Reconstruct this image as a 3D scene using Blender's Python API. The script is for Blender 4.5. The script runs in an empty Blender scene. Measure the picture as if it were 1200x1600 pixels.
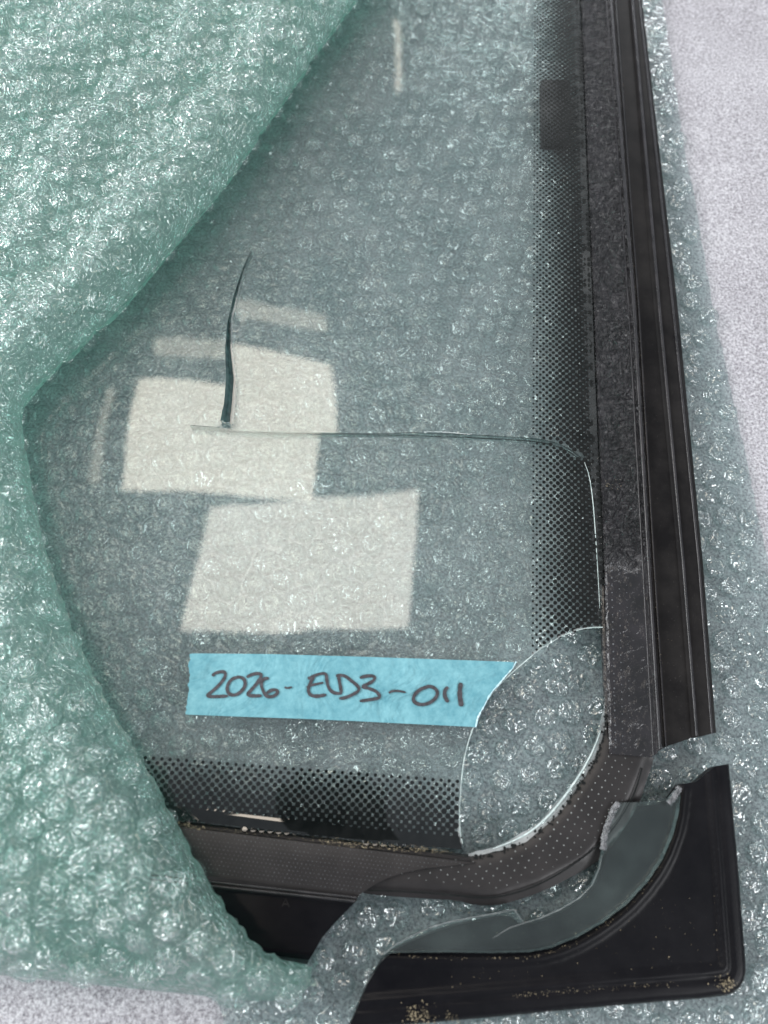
import bpy, math, random
import numpy as np
from mathutils import Vector, Matrix, noise
from mathutils.geometry import delaunay_2d_cdt

S = bpy.context.scene
COL = S.collection
MM = 0.001

# ------------------------------------------------------------------ camera
F_PX, CX, CY = 1202.0, 600.0, 800.0        # focal length and centre in photograph pixels (1200 x 1600)
NADIR = (560.0, 1240.0)                    # pixel that looks straight down on the table
Z_GLASS = 12.0 * MM                        # top of the window glass above the table
DIST = 0.307                               # along the optical axis to the glass
_n = Vector((-(NADIR[0] - CX) / F_PX, (NADIR[1] - CY) / F_PX, 1.0)).normalized()
_y = (Vector((0, 1, 0)) - _n * _n.y).normalized()
_x = _y.cross(_n)
ROT = Matrix((_x, _y, _n))
FWD = ROT @ Vector((0, 0, -1))
CAM = Vector((0, 0, Z_GLASS)) - FWD * DIST
cd = bpy.data.cameras.new('camera')
cam = bpy.data.objects.new('camera', cd)
COL.objects.link(cam)
cam.matrix_world = Matrix.Translation(CAM) @ ROT.to_4x4()
cd.sensor_fit = 'VERTICAL'
cd.sensor_height = 36.0
cd.lens = 36.0 * F_PX / 1600.0
cd.clip_start, cd.clip_end = 0.01, 50.0
cd.dof.use_dof = True
cd.dof.focus_distance = 0.312
cd.dof.aperture_fstop = 7.5
S.camera = cam


def ray(px, py):
    return (ROT @ Vector(((px - CX) / F_PX, -(py - CY) / F_PX, -1.0))).normalized()


def P(px, py, z=Z_GLASS):
    """photograph pixel -> point on the level z (metres)"""
    d = ray(px, py)
    return CAM + d * ((z - CAM.z) / d.z)


# ------------------------------------------------------------------ light
W = bpy.data.worlds.new('World')
S.world = W
W.use_nodes = True
bg = W.node_tree.nodes['Background']
bg.inputs[0].default_value = (0.84, 0.91, 1.0, 1)
bg.inputs[1].default_value = 0.46
S.view_settings.view_transform = 'Standard'
S.view_settings.look = 'None'
S.view_settings.exposure = 0.2
S.view_settings.gamma = 1.0
S.view_settings.use_curve_mapping = False


def area(name, loc, target, sx, sy, radiance, colour, roll=0.0):
    l = bpy.data.lights.new(name, 'AREA')
    l.shape = 'RECTANGLE'
    l.size, l.size_y = sx, sy
    l.color = colour
    l.energy = radiance * math.pi * sx * sy
    o = bpy.data.objects.new(name, l)
    COL.objects.link(o)
    q = (Vector(target) - Vector(loc)).to_track_quat('-Z', 'Y')
    o.matrix_world = Matrix.Translation(loc) @ q.to_matrix().to_4x4() @ Matrix.Rotation(roll, 4, 'Z')
    return o


def skylight(name, quad, radiance, colour, dist=2.6, lean=0.5):
    """a rectangular roof light, leaning like a roof slope, whose mirror image in the level glass covers the pixel quad (tl, tr, br, bl)"""
    eye = Vector((CAM.x, CAM.y, 2 * Z_GLASS - CAM.z))
    dirs = []
    for px, py in quad:
        d = ray(px, py)
        dirs.append(Vector((d.x, d.y, -d.z)))
    axis = sum(dirs, Vector()).normalized()
    tl, tr, br, bl = [eye + d * (dist / d.dot(axis)) for d in dirs]
    c = (tl + tr + br + bl) / 4
    ex = ((tr - tl) + (br - bl)) / 2
    ey = ((tl - bl) + (tr - br)) / 2
    d2 = ey.length * lean
    d1 = -ex.dot(ey) / d2                    # the slope of the roof turns the rectangle into the skewed shape seen
    ex += axis * d1
    ey += axis * d2
    l = bpy.data.lights.new(name, 'AREA')
    l.shape = 'RECTANGLE'
    l.size, l.size_y = ex.length, ey.length
    l.color = colour
    l.energy = radiance * math.pi * l.size * l.size_y
    o = bpy.data.objects.new(name, l)
    COL.objects.link(o)
    x = ex.normalized()
    y = (ey - x * ey.dot(x)).normalized()
    z = x.cross(y)
    if z.z < 0:
        z = -z
        y = z.cross(x)
    o.matrix_world = Matrix.Translation(c) @ Matrix((x, y, z)).transposed().to_4x4()
    return o


CREAM = (1.0, 0.885, 0.745)
skylight('roof_light_a', [(212, 590), (500, 606), (488, 786), (188, 752)], 6.3, CREAM)
skylight('roof_light_b', [(318, 786), (650, 768), (622, 972), (272, 990)], 5.5, (1.0, 0.90, 0.79))
skylight('roof_strip_a', [(240, 522), (500, 540), (500, 566), (230, 552)], 2.6, CREAM)
skylight('roof_strip_b', [(164, 600), (178, 600), (156, 752), (140, 752)], 2.0, CREAM)
skylight('roof_tube', [(614, 30), (623, 30), (627, 138), (620, 138)], 4.5, CREAM)
area('left_glint_light', (-1.6, 0.25, 1.05), (0, 0, 0), 1.6, 0.9, 11.0, (0.95, 0.98, 1.0))  # unseen key light, added for contrast and glints on the wrap
area('right_glint_light', (1.3, -1.0, 1.3), (0, 0, 0), 1.0, 0.65, 10.5, (0.97, 0.98, 1.0))  # made-up light that brings glints to the lower flap and flat sheet
area('far_glint_light', (0.6, 2.2, 0.85), (0, 0, 0), 0.9, 0.35, 12.0, (0.96, 0.98, 1.0))  # added low light for more glints, outside what the pane mirrors
area('rear_roof_strip', (-0.26, -0.60, 2.4), (0, 0, 0), 0.42, 0.14, 12.0, CREAM)

S.cycles.max_bounces = 8
S.cycles.diffuse_bounces = 3
S.cycles.transparent_max_bounces = 40
S.cycles.glossy_bounces = 4
S.cycles.sample_clamp_indirect = 6.0


# ------------------------------------------------------------------ materials
class NT:
    def __init__(self, name):
        self.m = bpy.data.materials.new(name)
        self.m.use_nodes = True
        self.t = self.m.node_tree
        self.t.nodes.clear()
        self.out = self.n('ShaderNodeOutputMaterial')

    def n(self, kind, **kw):
        nd = self.t.nodes.new(kind)
        for k, v in kw.items():
            if k.startswith('i_'):
                nd.inputs[k[2:].replace('_', ' ')].default_value = v
            else:
                setattr(nd, k, v)
        return nd

    def l(self, a, b):
        self.t.links.new(a, b)

    def math(self, op, a, b=None):
        nd = self.n('ShaderNodeMath', operation=op)
        for i, v in enumerate((a, b)):
            if v is None:
                continue
            if isinstance(v, (int, float)):
                nd.inputs[i].default_value = v
            else:
                self.l(v, nd.inputs[i])
        return nd.outputs[0]

    def noise(self, scale, detail=3, rough=0.55, dist=0.0, vec=None):
        nd = self.n('ShaderNodeTexNoise')
        nd.inputs['Scale'].default_value = scale
        nd.inputs['Detail'].default_value = detail
        nd.inputs['Roughness'].default_value = rough
        nd.inputs['Distortion'].default_value = dist
        self.l(vec if vec else self.pos(), nd.inputs['Vector'])
        return nd.outputs['Fac']

    def pos(self):
        if not hasattr(self, '_p'):
            self._p = self.n('ShaderNodeNewGeometry').outputs['Position']
        return self._p

    def ramp(self, fac, stops):
        r = self.n('ShaderNodeValToRGB')
        e = r.color_ramp.elements
        while len(e) < len(stops):
            e.new(0.5)
        for s, (p, c) in zip(e, stops):
            s.position, s.color = p, (*c, 1)
        self.l(fac, r.inputs[0])
        return r.outputs[0]

    def bump(self, h, strength, dist, normal=None):
        b = self.n('ShaderNodeBump')
        b.inputs['Strength'].default_value = strength
        b.inputs['Distance'].default_value = dist
        self.l(h, b.inputs['Height'])
        if normal:
            self.l(normal, b.inputs['Normal'])
        return b.outputs[0]


def film_material(name, tint, milk, base_f, rough, bump_strength, s1=150, s2=340, fine=0.08):
    t = NT(name)
    n1 = t.math('ABSOLUTE', t.math('SUBTRACT', t.noise(s1, 1, 0.5, 2.2), 0.5))     # sharp creases
    n2 = t.noise(s2, 1, 0.45, 2.0)
    n3 = t.noise(1500, 1, 0.5, 0.6)
    h = t.math('ADD', t.math('MULTIPLY', n1, 1.3), t.math('ADD', t.math('MULTIPLY', n2, 0.8), t.math('MULTIPLY', n3, fine)))
    nrm = t.bump(h, bump_strength, 0.0045)
    lw = t.n('ShaderNodeLayerWeight')
    lw.inputs['Blend'].default_value = 0.5
    t.l(nrm, lw.inputs['Normal'])
    f = t.math('ADD', t.math('MULTIPLY', t.math('POWER', lw.outputs['Facing'], 3.0), 0.75), base_f)
    f = t.math('MINIMUM', f, 0.9)
    tr = t.n('ShaderNodeBsdfTransparent')
    tr.inputs[0].default_value = (*tint, 1)
    gl = t.n('ShaderNodeBsdfGlossy')
    gl.inputs['Roughness'].default_value = rough
    t.l(nrm, gl.inputs['Normal'])
    mx = t.n('ShaderNodeMixShader')
    t.l(f, mx.inputs[0]); t.l(tr.outputs[0], mx.inputs[1]); t.l(gl.outputs[0], mx.inputs[2])
    df = t.n('ShaderNodeBsdfDiffuse'); df.inputs[0].default_value = (*[min(1, c) for c in tint], 1)
    tl = t.n('ShaderNodeBsdfTranslucent'); tl.inputs[0].default_value = (*tint, 1)
    t.l(nrm, df.inputs['Normal'])
    m2 = t.n('ShaderNodeMixShader'); m2.inputs[0].default_value = 0.5
    t.l(df.outputs[0], m2.inputs[1]); t.l(tl.outputs[0], m2.inputs[2])
    m3 = t.n('ShaderNodeMixShader'); m3.inputs[0].default_value = milk
    t.l(mx.outputs[0], m3.inputs[1]); t.l(m2.outputs[0], m3.inputs[2])
    t.l(m3.outputs[0], t.out.inputs[0])
    return t.m


def glass_material(name, tint, f0=0.043, dust=0.024, dust_haze_colour=(0.75, 0.76, 0.75)):  # dust: real dust film, raised to imitate the reflected veil too
    t = NT(name)
    lw = t.n('ShaderNodeLayerWeight'); lw.inputs['Blend'].default_value = 0.5
    f = t.math('ADD', t.math('MULTIPLY', t.math('POWER', lw.outputs['Facing'], 5.0), 0.9), f0)
    tr = t.n('ShaderNodeBsdfTransparent'); tr.inputs[0].default_value = (*tint, 1)
    gl = t.n('ShaderNodeBsdfGlossy'); gl.inputs['Roughness'].default_value = 0.015
    wv = t.bump(t.noise(28, 1), 0.05, 0.002)
    t.l(wv, gl.inputs['Normal'])
    mx = t.n('ShaderNodeMixShader')
    t.l(f, mx.inputs[0]); t.l(tr.outputs[0], mx.inputs[1]); t.l(gl.outputs[0], mx.inputs[2])
    df = t.n('ShaderNodeBsdfDiffuse'); df.inputs[0].default_value = (*dust_haze_colour, 1)
    m3 = t.n('ShaderNodeMixShader')
    dn = t.math('MULTIPLY', t.math('POWER', t.noise(45, 5, 0.65), 2.0), dust * 4)  # dust film, raised so its colour also imitates the reflected veil
    t.l(dn, m3.inputs[0])
    t.l(mx.outputs[0], m3.inputs[1]); t.l(df.outputs[0], m3.inputs[2])
    t.l(m3.outputs[0], t.out.inputs[0])
    return t.m


def solid_material(name, c1, c2, rough=0.5, scale=200, bump=0.2, bscale=900, bdist=0.0003, spec=0.5,
                   specks=None, rvar=0.0):
    t = NT(name)
    p = t.n('ShaderNodeBsdfPrincipled')
    col = t.ramp(t.noise(scale, 5, 0.65), [(0.35, c1), (0.68, c2)])
    if specks:
        thr, sc, colour = specks
        m = t.ramp(t.noise(sc, 4, 0.8), [(thr, (0, 0, 0)), (thr + 0.03, (1, 1, 1))])
        mixn = t.n('ShaderNodeMix', data_type='RGBA')
        t.l(m, mixn.inputs[0]); t.l(col, mixn.inputs[6]); mixn.inputs[7].default_value = (*colour, 1)
        col = mixn.outputs[2]
    t.l(col, p.inputs['Base Color'])
    p.inputs['Roughness'].default_value = rough
    if rvar:
        t.l(t.math('ADD', t.math('MULTIPLY', t.noise(scale * 0.6, 4), rvar), rough - rvar / 2), p.inputs['Roughness'])
    p.inputs['Specular IOR Level'].default_value = spec
    if bump:
        t.l(t.bump(t.noise(bscale, 4, 0.6), bump, bdist), p.inputs['Normal'])
    t.l(p.outputs[0], t.out.inputs[0])
    return t.m


M = {}
M['flap'] = film_material('green_wrap_film', (0.74, 0.915, 0.87), 0.08, 0.14, 0.04, 0.55, 140, 280, 0.04)
M['flapbub'] = film_material('green_wrap_bubble', (0.78, 0.92, 0.885), 0.045, 0.17, 0.025, 0.62, 150, 290, 0.03)
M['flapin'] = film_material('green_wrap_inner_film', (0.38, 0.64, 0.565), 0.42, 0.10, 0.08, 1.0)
M['sheet'] = film_material('clear_wrap_film', (0.74, 0.82, 0.81), 0.03, 0.06, 0.05, 0.15, 110, 220, 0.01)
M['sheetbub'] = film_material('clear_wrap_bubble', (0.84, 0.895, 0.888), 0.012, 0.13, 0.018, 0.40, 100, 180, 0.0)
M['sheetflat'] = film_material('pressed_wrap_bubble', (0.85, 0.90, 0.893), 0.012, 0.06, 0.06, 0.13, 100, 180, 0.0)
M['glass'] = glass_material('window_glass', (0.90, 0.93, 0.925))
M['strip'] = glass_material('fragment_glass', (0.80, 0.87, 0.86), 0.05, 0.02, (0.40, 0.48, 0.46))
M['edge'] = solid_material('broken_glass_edge', (0.30, 0.38, 0.37), (0.62, 0.70, 0.68), 0.15, 500, 0.6, 700, 0.0006, 0.8)
M['fracture'] = solid_material('fracture_face', (0.012, 0.03, 0.03), (0.05, 0.10, 0.095), 0.12, 160, 0.4, 400, 0.0006, 0.8)
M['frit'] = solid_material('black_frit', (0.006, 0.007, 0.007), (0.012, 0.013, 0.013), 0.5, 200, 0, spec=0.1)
M['fritgloss'] = solid_material('glossy_black_frit', (0.004, 0.005, 0.005), (0.009, 0.010, 0.010), 0.03, 200, 0, spec=0.5)
M['fritgrey'] = solid_material('brown_black_frit', (0.013, 0.0115, 0.0115), (0.021, 0.0185, 0.0185), 0.38, 90, 0.05, 500, 0.0002, 0.35)
M['gap'] = solid_material('frit_gap', (0.13, 0.14, 0.135), (0.24, 0.25, 0.245), 0.5, 400, 0)
M['gapdim'] = solid_material('frit_gap_dim', (0.06, 0.065, 0.07), (0.10, 0.105, 0.11), 0.5, 400, 0)
M['gloss'] = solid_material('glossy_rubber', (0.010, 0.010, 0.011), (0.030, 0.028, 0.030), 0.24, 120, 0.3, 900, 0.0004, 0.55, (0.66, 1200, (0.08, 0.075, 0.07)), 0.2)
M['tape'] = None
M['ink'] = solid_material('marker_ink', (0.018, 0.016, 0.020), (0.055, 0.05, 0.06), 0.55, 700, 0.1)
M['dirt'] = solid_material('dirt', (0.045, 0.033, 0.018), (0.42, 0.35, 0.23), 0.8, 2600, 0.2)
M['rubber'] = solid_material('black_rubber', (0.004, 0.0036, 0.004), (0.017, 0.0155, 0.015), 0.5, 45, 0.25, 1500, 0.0002, 0.13,
                             (0.66, 1300, (0.07, 0.066, 0.062)), 0.25)
M['plate'] = solid_material('black_plate', (0.002, 0.002, 0.0032), (0.0075, 0.0072, 0.0085), 0.34, 30, 0.08, 1200, 0.0002, 0.12,
                            (0.69, 900, (0.05, 0.048, 0.045)), 0.25)


def tape_material():
    t = NT('blue_tape')
    p = t.n('ShaderNodeBsdfPrincipled')
    n = t.noise(350, 5, 0.7)
    n2 = t.noise(60, 3, 0.6)
    col = t.ramp(t.math('ADD', t.math('MULTIPLY', n, 0.6), t.math('MULTIPLY', n2, 0.4)),
                 [(0.34, (0.08, 0.24, 0.29)), (0.64, (0.17, 0.375, 0.42))])
    t.l(col, p.inputs['Base Color'])
    p.inputs['Roughness'].default_value = 0.6
    p.inputs['Specular IOR Level'].default_value = 0.3
    b = t.bump(t.noise(900, 3, 0.6), 0.5, 0.0002)
    b = t.bump(t.noise(55, 3, 0.6, 1.5), 0.8, 0.0025, b)
    t.l(b, p.inputs['Normal'])
    t.l(p.outputs[0], t.out.inputs[0])
    return t.m


M['tape'] = tape_material()


def band_material():
    """glossy black band, with squeezed adhesive ripples away from the corner"""
    t = NT('sealant_band')
    p = t.n('ShaderNodeBsdfPrincipled')
    col = t.ramp(t.noise(90, 4, 0.6), [(0.35, (0.009, 0.0085, 0.009)), (0.7, (0.020, 0.018, 0.020))])
    sp = t.ramp(t.noise(1100, 4, 0.8), [(0.68, (0, 0, 0)), (0.72, (1, 1, 1))])
    mixn = t.n('ShaderNodeMix', data_type='RGBA')
    t.l(sp, mixn.inputs[0]); t.l(col, mixn.inputs[6]); mixn.inputs[7].default_value = (0.13, 0.125, 0.13, 1)
    t.l(mixn.outputs[2], p.inputs['Base Color'])
    p.inputs['Roughness'].default_value = 0.15
    p.inputs['Specular IOR Level'].default_value = 0.6
    sep = t.n('ShaderNodeSeparateXYZ'); t.l(t.pos(), sep.inputs[0])
    y0 = P(950, 900).y
    mask = t.math('MINIMUM', t.math('MAXIMUM', t.math('MULTIPLY', t.math('SUBTRACT', sep.outputs[1], y0), 80.0), 0.06), 1.0)
    h = t.math('MULTIPLY', t.noise(260, 3, 0.55, 2.2), mask)
    t.l(t.bump(h, 1.0, 0.006), p.inputs['Normal'])
    t.l(p.outputs[0], t.out.inputs[0])
    return t.m


M['band'] = band_material()


def cloth_material():
    t = NT('white_felt')
    p = t.n('ShaderNodeBsdfPrincipled')
    n = t.noise(850, 4, 0.8)
    n2 = t.noise(22, 4, 0.6)
    f = t.math('ADD', t.math('MULTIPLY', n, 0.88), t.math('MULTIPLY', n2, 0.12))
    col = t.ramp(f, [(0.37, (0.24, 0.225, 0.25)), (0.5, (0.56, 0.54, 0.58)), (0.61, (0.84, 0.83, 0.86))])
    t.l(col, p.inputs['Base Color'])
    p.inputs['Roughness'].default_value = 0.8
    p.inputs['Specular IOR Level'].default_value = 0.25
    b = t.bump(t.noise(800, 4, 0.8), 1.0, 0.0022)
    t.l(b, p.inputs['Normal'])
    t.l(p.outputs[0], t.out.inputs[0])
    return t.m


M['cloth'] = cloth_material()


# ------------------------------------------------------------------ helpers
def mesh_obj(name, verts, faces, mats, parent=None, smooth=True, mat_idx=None, smooth_idx=None):
    me = bpy.data.meshes.new(name)
    me.from_pydata([tuple(v) for v in verts], [], [tuple(f) for f in faces])
    for m in (mats if isinstance(mats, (list, tuple)) else [mats]):
        me.materials.append(m)
    if mat_idx is not None:
        me.polygons.foreach_set('material_index', mat_idx)
    me.polygons.foreach_set('use_smooth', smooth_idx if smooth_idx is not None else [smooth] * len(me.polygons))
    me.update()
    o = bpy.data.objects.new(name, me)
    COL.objects.link(o)
    if parent:
        o.parent = parent
        o.matrix_parent_inverse = parent.matrix_world.inverted()
    return o


def empty(name, loc, label, cat, group=None):
    o = bpy.data.objects.new(name, None)
    o.empty_display_size = 0.02
    COL.objects.link(o)
    o.location = loc
    o.matrix_world = Matrix.Translation(loc)
    o['label'] = label
    o['category'] = cat
    if group:
        o['group'] = group
    return o


def lerp_line(nodes, t):
    """nodes: [(key, value)...] piecewise linear"""
    if t <= nodes[0][0]:
        (a, b), (c, d) = nodes[0], nodes[1]
    elif t >= nodes[-1][0]:
        (a, b), (c, d) = nodes[-2], nodes[-1]
    else:
        for (a, b), (c, d) in zip(nodes, nodes[1:]):
            if a <= t <= c:
                break
    return b + (d - b) * (t - a) / (c - a)


def px_poly(pts, z):
    return [P(x, y, z * MM).xy for x, y in pts]


def resample(poly, step, closed=True):
    out = []
    n = len(poly)
    for i in range(n if closed else n - 1):
        a, b = Vector(poly[i]), Vector(poly[(i + 1) % n])
        k = max(1, int(math.ceil((b - a).length / step)))
        for j in range(k):
            out.append(a + (b - a) * (j / k))
    if not closed:
        out.append(Vector(poly[-1]))
    return out


def smooth_poly(poly, it=2, closed=True):
    for _ in range(it):
        n = len(poly)
        q = []
        rng = range(n) if closed else range(n - 1)
        if not closed:
            q.append(Vector(poly[0]))
        for i in rng:
            a, b = Vector(poly[i]), Vector(poly[(i + 1) % n])
            q += [a * 0.75 + b * 0.25, a * 0.25 + b * 0.75]
        if not closed:
            q.append(Vector(poly[-1]))
        poly = q
    return poly


def inside(pts, poly):
    pts = np.asarray(pts, float); poly = np.asarray([tuple(p) for p in poly], float)
    x, y = pts[:, 0], pts[:, 1]
    r = np.zeros(len(pts), bool)
    n = len(poly)
    for i in range(n):
        x0, y0 = poly[i]; x1, y1 = poly[(i + 1) % n]
        if y0 == y1:
            continue
        c = ((y0 > y) != (y1 > y)) & (x < (x1 - x0) * (y - y0) / (y1 - y0) + x0)
        r ^= c
    return r


def dist_line(pts, line, closed=False):
    pts = np.asarray(pts, float); L = np.asarray([tuple(p) for p in line], float)
    if closed:
        L = np.vstack([L, L[:1]])
    best = np.full(len(pts), 1e9)
    for a, b in zip(L, L[1:]):
        ab = b - a
        d2 = (ab ** 2).sum()
        if d2 == 0:
            continue
        t = np.clip(((pts - a) @ ab) / d2, 0, 1)
        q = a + t[:, None] * ab
        best = np.minimum(best, np.hypot(*(pts - q).T))
    return best


def region(outer, holes, spacing, extra=None, margin=0.35):
    """constrained triangulation with an inner grid of points"""
    verts, edges = [], []
    for lp in [outer] + list(holes):
        s = len(verts)
        verts += [Vector(p) for p in lp]
        edges += [(s + i, s + (i + 1) % len(lp)) for i in range(len(lp))]
    o = np.array([tuple(p) for p in outer])
    x0, y0 = o.min(0); x1, y1 = o.max(0)
    xs = np.arange(x0 + spacing / 2, x1, spacing); ys = np.arange(y0 + spacing / 2, y1, spacing * 0.87)
    g = np.array([(x + (spacing / 2 if j % 2 else 0), y) for j, y in enumerate(ys) for x in xs])
    if extra is not None and len(extra):
        ex = np.array([tuple(p) for p in extra])
        g = np.vstack([g, ex]) if len(g) else ex
    if len(g):
        k = inside(g, outer)
        for h in holes:
            k &= ~inside(g, h)
        g = g[k]
        d = dist_line(g, outer, True)
        for h in holes:
            d = np.minimum(d, dist_line(g, h, True))
        g = g[d > spacing * margin] if extra is None else g[d > 0.00025]
        verts += [Vector(p) for p in g]
    rv, re, rf, *_ = delaunay_2d_cdt(verts, edges, [], 0, 1e-7)
    cen = np.array([sum((np.array(rv[i]) for i in f), np.zeros(2)) / 3 for f in rf])
    k = inside(cen, outer)
    for h in holes:
        k &= ~inside(cen, h)
    tris = [tuple(f) for f, ok in zip(rf, k) if ok]
    out = []
    for a, b, c in tris:
        A, B, C = rv[a], rv[b], rv[c]
        if (B - A).cross(C - A) < 0:
            b, c = c, b
        out.append((a, b, c))
    return [Vector(v) for v in rv], out


def slab(name, outer, holes, spacing, ztop, zbot, mats, parent=None, extra=None, chamfer=0.0):
    """plate with a shaped top; second material on the cut edges"""
    v2, tris = region(outer, holes, spacing, extra)
    n = len(v2)
    zt = ztop(v2); zb = zbot(v2)
    V = [(p.x, p.y, z) for p, z in zip(v2, zt)] + [(p.x, p.y, z) for p, z in zip(v2, zb)]
    Fs = list(tris) + [(a + n, c + n, b + n) for a, b, c in tris]
    mi = [0] * len(Fs); sm = [True] * len(Fs)
    cnt = {}
    for t in tris:
        for e in ((t[0], t[1]), (t[1], t[2]), (t[2], t[0])):
            cnt[e] = 1
    rim = [e for e in cnt if (e[1], e[0]) not in cnt]
    # every rim vertex gets its own wall vertices, so that the walls shade flat
    idx = {}
    for a, b in rim:
        for k in (a, b):
            if k not in idx:
                idx[k] = len(V)
                V.append((v2[k].x, v2[k].y, zt[k])); V.append((v2[k].x, v2[k].y, zb[k]))
    for a, b in rim:
        A, B = idx[a], idx[b]
        Fs.append((A, A + 1, B + 1, B)); mi.append(1 if len(mats) > 1 else 0); sm.append(False)
    return mesh_obj(name, V, Fs, mats, parent, mat_idx=mi, smooth_idx=sm)


def ribbon(line, widths, z, closed=False):
    """flat stroke along a 2-d line; returns verts, faces"""
    L = [Vector(p) for p in line]
    V, Fs = [], []
    for i, p in enumerate(L):
        a, b = L[max(0, i - 1)], L[min(len(L) - 1, i + 1)]
        d = (b - a).normalized() if (b - a).length > 0 else Vector((1, 0))
        nn = Vector((-d.y, d.x)) * widths[i] * 0.5
        zz = z[i] if isinstance(z, (list, tuple)) else z
        V += [(p.x + nn.x, p.y + nn.y, zz), (p.x - nn.x, p.y - nn.y, zz)]
        if i:
            k = 2 * i
            Fs.append((k - 2, k - 1, k + 1, k))
    return V, Fs


def loft(name, lines, mat, parent=None, n=60, closed_ends=False):
    """lines: list of (function t->(px,py), z mm); t in 0..1"""
    V, Fs = [], []
    m = len(lines)
    for i in range(n + 1):
        t = i / n
        for fn, z in lines:
            V.append(P(*fn(t), z * MM) if not callable(z) else z(fn(t)))
    for i in range(n):
        for j in range(m - 1):
            a = i * m + j
            Fs.append((a, a + m, a + m + 1, a + 1))
    for i in (0, n):                                    # end caps down to the bottom
        base = len(V)
        row = [V[i * m + j] for j in range(m)]
        V += [Vector(p) for p in row] + [Vector((p[0], p[1], min(p[2], 5 * MM))) for p in row]
        for j in range(m - 1):
            Fs.append((base + j, base + j + 1, base + m + j + 1, base + m + j))
    o = mesh_obj(name, V, Fs, mat, parent, smooth=False)
    return o


rnd = random.Random(7)


def fbm(x, y, z=0.0, octaves=3):
    s, a, f = 0.0, 1.0, 1.0
    for _ in range(octaves):
        s += a * noise.noise((x * f, y * f, z))
        a *= 0.5; f *= 2.0
    return s


# ------------------------------------------------------------------ table cover (the setting)
def build_cloth():
    a = 0.75
    n = 220
    V, Fs = [], []
    for j in range(n + 1):
        for i in range(n + 1):
            x, y = -a + 2 * a * i / n, -a + 2 * a * j / n
            z = -0.0011 + 0.0006 * fbm(x * 9 + y * 3, y * 14, 2.0) + 0.0011 * (abs(fbm(x * 16 + y * 22, y * 7 - x * 9, 5.0, 2)) - 0.5)
            V.append((x, y, min(z, -0.0001)))
    for j in range(n):
        for i in range(n):
            k = j * (n + 1) + i
            Fs.append((k, k + 1, k + n + 2, k + n + 1))
    o = mesh_obj('table_cover', V, Fs, M['cloth'])
    o['kind'] = 'structure'
    o['label'] = 'white felt cloth covering the table under everything'
    return o


build_cloth()

# ------------------------------------------------------------------ outlines traced in photograph pixels
HOLE_LEFT = [(941, 980), (915, 981), (890, 988), (866, 1000), (838, 1018), (800, 1050), (770, 1080), (750, 1110), (733, 1150),
             (723, 1190), (719, 1230), (717, 1270), (718, 1300), (722, 1318)]
GLASS = ([(-110, -110), (898, -110), (906, 0), (909, 75), (917.5, 275), (926, 475), (934, 675), (942, 875)] + HOLE_LEFT +
         [(640, 1322), (560, 1314), (400, 1296), (275, 1281), (100, 1260), (-110, 1235)])
CRACK_V = [(393, 392), (379, 420), (365, 462), (355, 505), (351.5, 545), (353, 590), (350, 630), (344, 657), (350, 661), (360, 661),
           (364, 630), (366, 590), (361, 545), (360.5, 500), (369.5, 462), (381, 422)]
HC = [(297, 664.5), (330, 667), (362, 669.5), (420, 673), (480, 674.5), (560, 675.5), (620, 676), (700, 678.5), (760, 681), (840, 686),
      (868, 692), (892, 703), (908, 716)]
HCW = [0.2, 0.25, 0.4, 0.6, 1.2, 1.8, 2.2, 2.4, 2.4, 2.4, 2.0, 1.6, 1.0]
CRACK_H = [(x, y - w / 2) for (x, y), w in zip(HC, HCW)] + [(x, y + w / 2) for (x, y), w in reversed(list(zip(HC, HCW)))]
CRACK_E = [(913, 722), (921, 742), (927, 780), (931, 830), (935.5, 900), (938, 950)]

# ------------------------------------------------------------------ bubble wrap
def bubble_mesh(name, mat, seed, r=4.9, h=4.0, crush=0.5, rings=9, segs=26):
    V, Fs = [], []
    sx, sy = seed * 17.3, seed * 5.1
    for i in range(rings + 1):
        u = (1.0 - i / rings) ** 0.8                           # 1 at the rim, 0 at the centre
        rad = r * (u ** 0.9 if i else 1.0)
        for j in range(segs):
            a = 2 * math.pi * j / segs
            x, y = math.cos(a) * rad, math.sin(a) * rad
            k = (1 - u ** 5.0) ** 0.55 if i else 0.0
            z = h * k
            w = fbm(x * 0.30 + sx, y * 0.30 + sy, seed, 2)
            w2 = abs(noise.noise((x * 0.48 + sy, y * 0.48 - sx, seed * 2.0)))
            z -= k * h * crush * (0.45 * max(0, w + 0.25) + 0.55 * (0.45 - w2))
            wr = 1 + 0.05 * noise.noise((math.cos(a) * 1.5, math.sin(a) * 1.5, seed + 0.3)) + (0.05 * noise.noise((x * 0.8, y * 0.8, seed)) if 0 < i else 0)
            V.append((x * wr * MM, y * wr * MM, max(z, 0.02) * MM))
            if i == rings:
                break
    for i in range(rings - 1):
        for j in range(segs):
            a, b = i * segs + j, i * segs + (j + 1) % segs
            Fs.append((a, b, b + segs, a + segs))
    c = len(V) - 1
    for j in range(segs):
        a, b = (rings - 1) * segs + j, (rings - 1) * segs + (j + 1) % segs
        Fs.append((a, b, c))
    me = bpy.data.meshes.new(name)
    me.from_pydata(V, [], Fs)
    me.materials.append(mat)
    me.polygons.foreach_set('use_smooth', [True] * len(me.polygons))
    me.update()
    return me


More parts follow.
